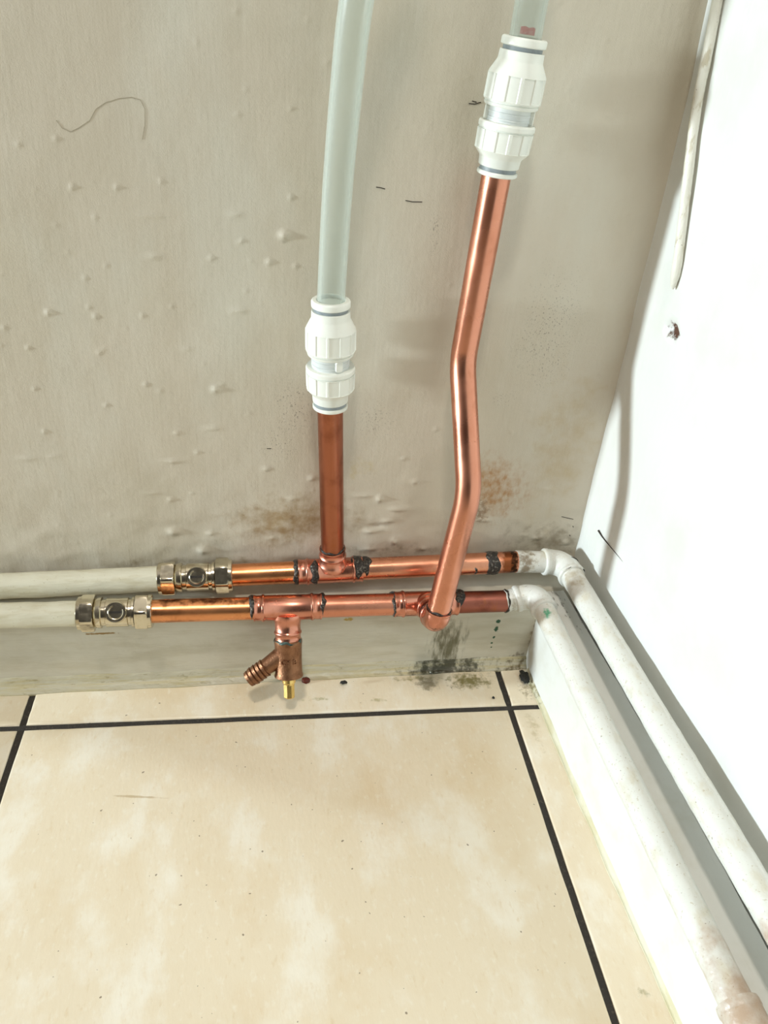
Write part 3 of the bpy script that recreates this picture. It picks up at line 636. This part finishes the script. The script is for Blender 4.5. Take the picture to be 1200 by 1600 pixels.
# ------------------------------------------------------------------ clear plastic pipes
def clear(path, label):
    path = [V(p) for p in path]; t_ = thing('plastic_pipe', label, 'pipe', path[0], G6)
    b = MB(); b.tube(path, .0075, 48, cap=False); b.tube(path, .0066, 48, cap=False)
    n_ = 48; L = len(path)
    for e_ in (0, L - 1): b.f += [(e_ * n_ + k, e_ * n_ + (k + 1) % n_, L * n_ + e_ * n_ + (k + 1) % n_, L * n_ + e_ * n_ + k) for k in range(n_)]; b.mi += [0] * n_
    b.build('pipe_wall', M['clear'], t_); return t_
def bez(pts, n=40):
    out = []; P_ = [V(p) for p in pts]; P_ = [P_[0] * 2 - P_[1]] + P_ + [P_[-1] * 2 - P_[-2]]
    for i in range(1, len(P_) - 2):
        for k in range(n // (len(P_) - 3)):
            t_ = k / (n // (len(P_) - 3)); a, b_, c_, d_ = P_[i - 1:i + 3]
            out.append(.5 * ((2 * b_) + (c_ - a) * t_ + (2 * a - 5 * b_ + 4 * c_ - d_) * t_ ** 2 + (3 * b_ - a - 3 * c_ + d_) * t_ ** 3))
    out.append(P_[-2]); return out
hs = CA + cax * (.052 * cf)
clear(bez([hs, wy(517.5, 462, -.0187), wy(527, 300, -.022), wy(541, 140, -.026), wy(557, 0, -.031), wy(600, -260, -.040), wy(660, -520, -.05)], 60), 'clear plastic pipe curving up the wall from the lower white connector')
c2p = clear(bez([CC + cax2 * (.052 * cf2), CE + cax2 * .003, wy(830, 5, -.0215), wy(846, -80, -.024), wy(885, -320, -.032)], 40), 'short clear plastic pipe leaving the upper white connector, red mark inside')
b = MB(); o_ = CE + cax2 * .0042; ax_, u_, w2 = b.frame(cax2, CAM - CE); vs = []; fs = []
for k in range(15):
    a = -.55 + 1.35 * k / 14
    for j in range(5): vs.append(o_ + ax_ * (-.0010 + (.0030 + .0012 * rnd((a * 3, 1, 1))) * j / 4) + (u_ * math.cos(a) - w2 * math.sin(a) * -1) * .0054)
for k in range(14):
    for j in range(4): fs.append((k * 5 + j, (k + 1) * 5 + j, (k + 1) * 5 + j + 1, k * 5 + j + 1))
rm = b.add(vs, fs).build('red_mark', M['red'], c2p); rm['label'] = 'small red ink mark'

# ------------------------------------------------------------------ painted corner elbows and the runs along the right wall
def run_pt(y, off, z): return V((rx(y, off), y, z))
def rough_tube(path, r, seed, n=40):
    b = MB(); path = dense([V(p) for p in path], .004); b.tube(path, r, n)
    for i, p_ in enumerate(b.v):
        c_ = path[i // n]; d = (p_ - c_); b.v[i] = c_ + d * (1 + .035 * rnd((p_.x + seed, p_.y, p_.z), 130) + .02 * rnd((p_.x, p_.y + seed, p_.z), 320))
    return b
for (tagname, e0, off, zc, z_far, off_far, r) in (('upper', U1, .0142, .0912, .0925, .0150, .0078), ('lower', L1, .0368, .0765, .0702, .0368, .0075)):
    yc = e0.y; corner = V((rx(yc, off) , yc, zc)); far = run_pt(-.75, off_far, z_far if tagname == 'upper' else .0660); dr = (run_pt(-.25, off_far, z_far) - corner).normalized(); din = (corner - e0).normalized()
    sl = .0150
    et = thing('pipe_elbow', ('upper' if tagname == 'upper' else 'lower') + (' cream-painted elbow where the upper pipe turns the corner, cracked paint at its joints' if tagname == 'upper' else ' cream-painted elbow with a green corrosion patch turning the corner above the skirting'), 'pipe fitting', corner, G7)
    b = rough_tube(fillet([corner - din * sl, corner, corner + dr * (sl + .002)], .0105, 14), r + .0011, 3)
    for (o_, a_) in ((corner - din * sl, din), (corner + dr * (sl + .002), -dr)):
        b.lathe(o_, a_, [(-.0004, r - .0008), (-.0003, r + .0010), (.0006, r + .0017), (.0026, r + .0017), (.0034, r + .0008)], 40)
    b.build('elbow_body', M['pipe_paint_right'], et, sharp=60)
    if tagname == 'upper':
        for q, (th0, th1) in enumerate(((3.0, 6.0), (3.2, 4.6))):
            solder(et, corner + dr * (.0165 - q * .011), dr, r + .0012, -.0002, .0005, 91 + q, th0 + 1.5, th1 + 1.5, mat='grime', name='paint_crack', thick=.0002)
    # short painted stub on the back wall side
    a0 = up_(806) if tagname == 'upper' else lo_(790)
    tag(rough_tube([a0, corner - din * (sl - .0008)], r - .0001 if tagname == 'upper' else r + .0002, 5).build('painted_pipe', M['pipe_paint_right'], origin=a0),
        'short grubby painted stub after the burnt copper, beside the upper corner elbow' if tagname == 'upper' else 'short painted stub between the red stained copper and the lower corner elbow', 'pipe', G2)
    s0 = corner + dr * (sl + .0012); mid = run_pt(-.25, off_far, z_far)
    if tagname == 'upper':
        b = rough_tube([s0, mid, far], r, 8)
        tag(b.build('painted_pipe', M['pipe_paint_right'], origin=s0), 'upper white-painted pipe running along the right wall towards the viewer', 'pipe', G2)
    else:
        e1 = run_pt(-.292, off_far, .0692); b = rough_tube([s0, mid, e1], r, 9)
        tag(b.build('painted_pipe', M['pipe_paint_right'], origin=s0), 'lower white-painted pipe fixed along the top of the right skirting', 'pipe', G2)
        e2 = run_pt(-.335, off_far, .0684); ct = rough_tube([e1 + (e1 - e2).normalized() * .001, e2], r + .0016, 6)
        ct.lathe(e1 + (e1 - e2).normalized() * .0012, (e2 - e1), [(-.0006, r - .001), (-.0004, r + .0018), (.0008, r + .0020), (.003, r + .0020), (.004, r + .0014)], 40)
        tag(ct.build('pipe_coupling', M['pipe_paint_right'], origin=e1), 'brown-stained painted coupling on the lower right pipe, bottom right corner of the photo', 'pipe fitting')
        b = rough_tube([e2, far], r, 12); tag(b.build('painted_pipe', M['pipe_paint_right'], origin=e2), 'painted pipe continuing past the stained coupling at the bottom right corner', 'pipe', G2)

# ------------------------------------------------------------------ painted cable on the right wall
cpts = [rw(1160, -210, .009), rw(1139, -90, .009), rw(1121, 0, .0085), rw(1106, 80, .008), rw(1088, 170, .0076), rw(1073, 290, .0066), rw(1060, 400, .0056), rw(1051, 452, .0048)]
cb = bez(cpts, 72); n_ = len(cb)
b = MB(); b.tube(cb, [(.0025 if i < n_ - 8 else .0025 * math.sqrt(max(.02, 1 - ((i - n_ + 8) / 7) ** 2))) * (1 + .10 * rnd((i * .35, 0, 0))) for i in range(n_)], 24)
tag(b.build('cable', M['cable'], origin=cb[-1]), 'painted-over cable with chipped paint ending on the right wall near the corner', 'cable')

# ------------------------------------------------------------------ debris, hairs, cracks
def lump(name, c, r, mat, seed, label, cat, amp=.35, n=14):
    b = MB(); vs = []; fs = []; m_ = 2 * n
    for j in range(n + 1):
        for i in range(m_):
            a, t_ = 2 * PI * i / m_, PI * j / n; d = V((math.sin(t_) * math.cos(a), math.sin(t_) * math.sin(a), math.cos(t_))); q = 1 + amp * rnd(d * 1.7 + V((seed, 0, 0))) + amp * .5 * rnd(d * 4 + V((0, seed, 0)))
            vs.append(V(c) + V((d.x * r[0], d.y * r[1], d.z * r[2])) * q)
    for j in range(n):
        for i in range(m_): fs.append((j * m_ + i, j * m_ + (i + 1) % m_, (j + 1) * m_ + (i + 1) % m_, (j + 1) * m_ + i))
    return tag(b.add(vs, fs).build(name, M[mat], origin=V(c) - V((0, 0, r[2]))), label, cat)
lump('wax_blob', wy(478, 1063, -.0305), (.0032, .0024, .0020), 'wax', 3, 'dark red-brown blob on the sealant, right of the drain valve', 'debris', .2)
lump('grit_chip', fz(537, 1066, .003), (.0026, .0014, .0012), 'grime', 6, 'small black chip on the sealant, right of the red-brown blob', 'debris')
lump('grime_clump', fz(820, 1057, .003), (.0034, .0060, .0014), 'grime', 9, 'black clump of grime in the floor corner by the right skirting', 'debris', .5)
lump('water_droplet', wy(676, 1050, -.0275), (.0022, .0016, .0013), 'water', 12, 'shiny water droplet on the dark mouldy sealant under the copper elbow', 'droplet', .15)
lump('grit_chip', fz(771, 1090, .0008), (.0009, .0009, .0008), 'grime', 16, 'tiny black speck on the tile just left of the right grout line', 'debris')
for (a, b_, s_) in ((590, 1058, 1), (600, 1058, 2), (612, 1056, 3), (572, 1059, 4)):
    pass
hp = [rw(935, 829, .0012), rw(942, 840, .0010), rw(955, 856, .0008), rw(975, 880, .0006), rw(1000, 915, .0006)]
tag(MB().tube(bez(hp, 40), lambda t_: .00055 * (1 - t_) ** 2 + .00012, 8).build('hair_strand', M['hair'], origin=hp[-1]), 'thin dark hair stuck to the right wall above the upper painted elbow', 'hair')
def wp(px, py): p_ = wy(px, py, 0); return V((p_.x, back_pt(p_.x, p_.z).y - .0001, p_.z))
crack = [(88, 188), (97, 200), (110, 206), (122, 200), (140, 188), (150, 170), (165, 160), (185, 154), (205, 152), (219, 156), (226, 170), (226, 195), (222, 218)]
o = MB().tube([wp(*q) for q in crack], .00011, 6).build('hairline_crack', M['crack'], wb); 
for pts in ([(588, 293), (595, 294), (602, 296)], [(634, 314), (645, 316), (660, 316)], [(878, 808), (886, 810), (896, 812)], [(733, 162), (742, 163), (752, 160)], [(738, 158), (745, 160)], [(417, 702), (424, 702)], [(895, 822), (896, 824)], [(890, 836), (891, 838)]):
    MB().tube([wp(*q) for q in pts], .00022, 6).build('scratch', M['hair'], wb)
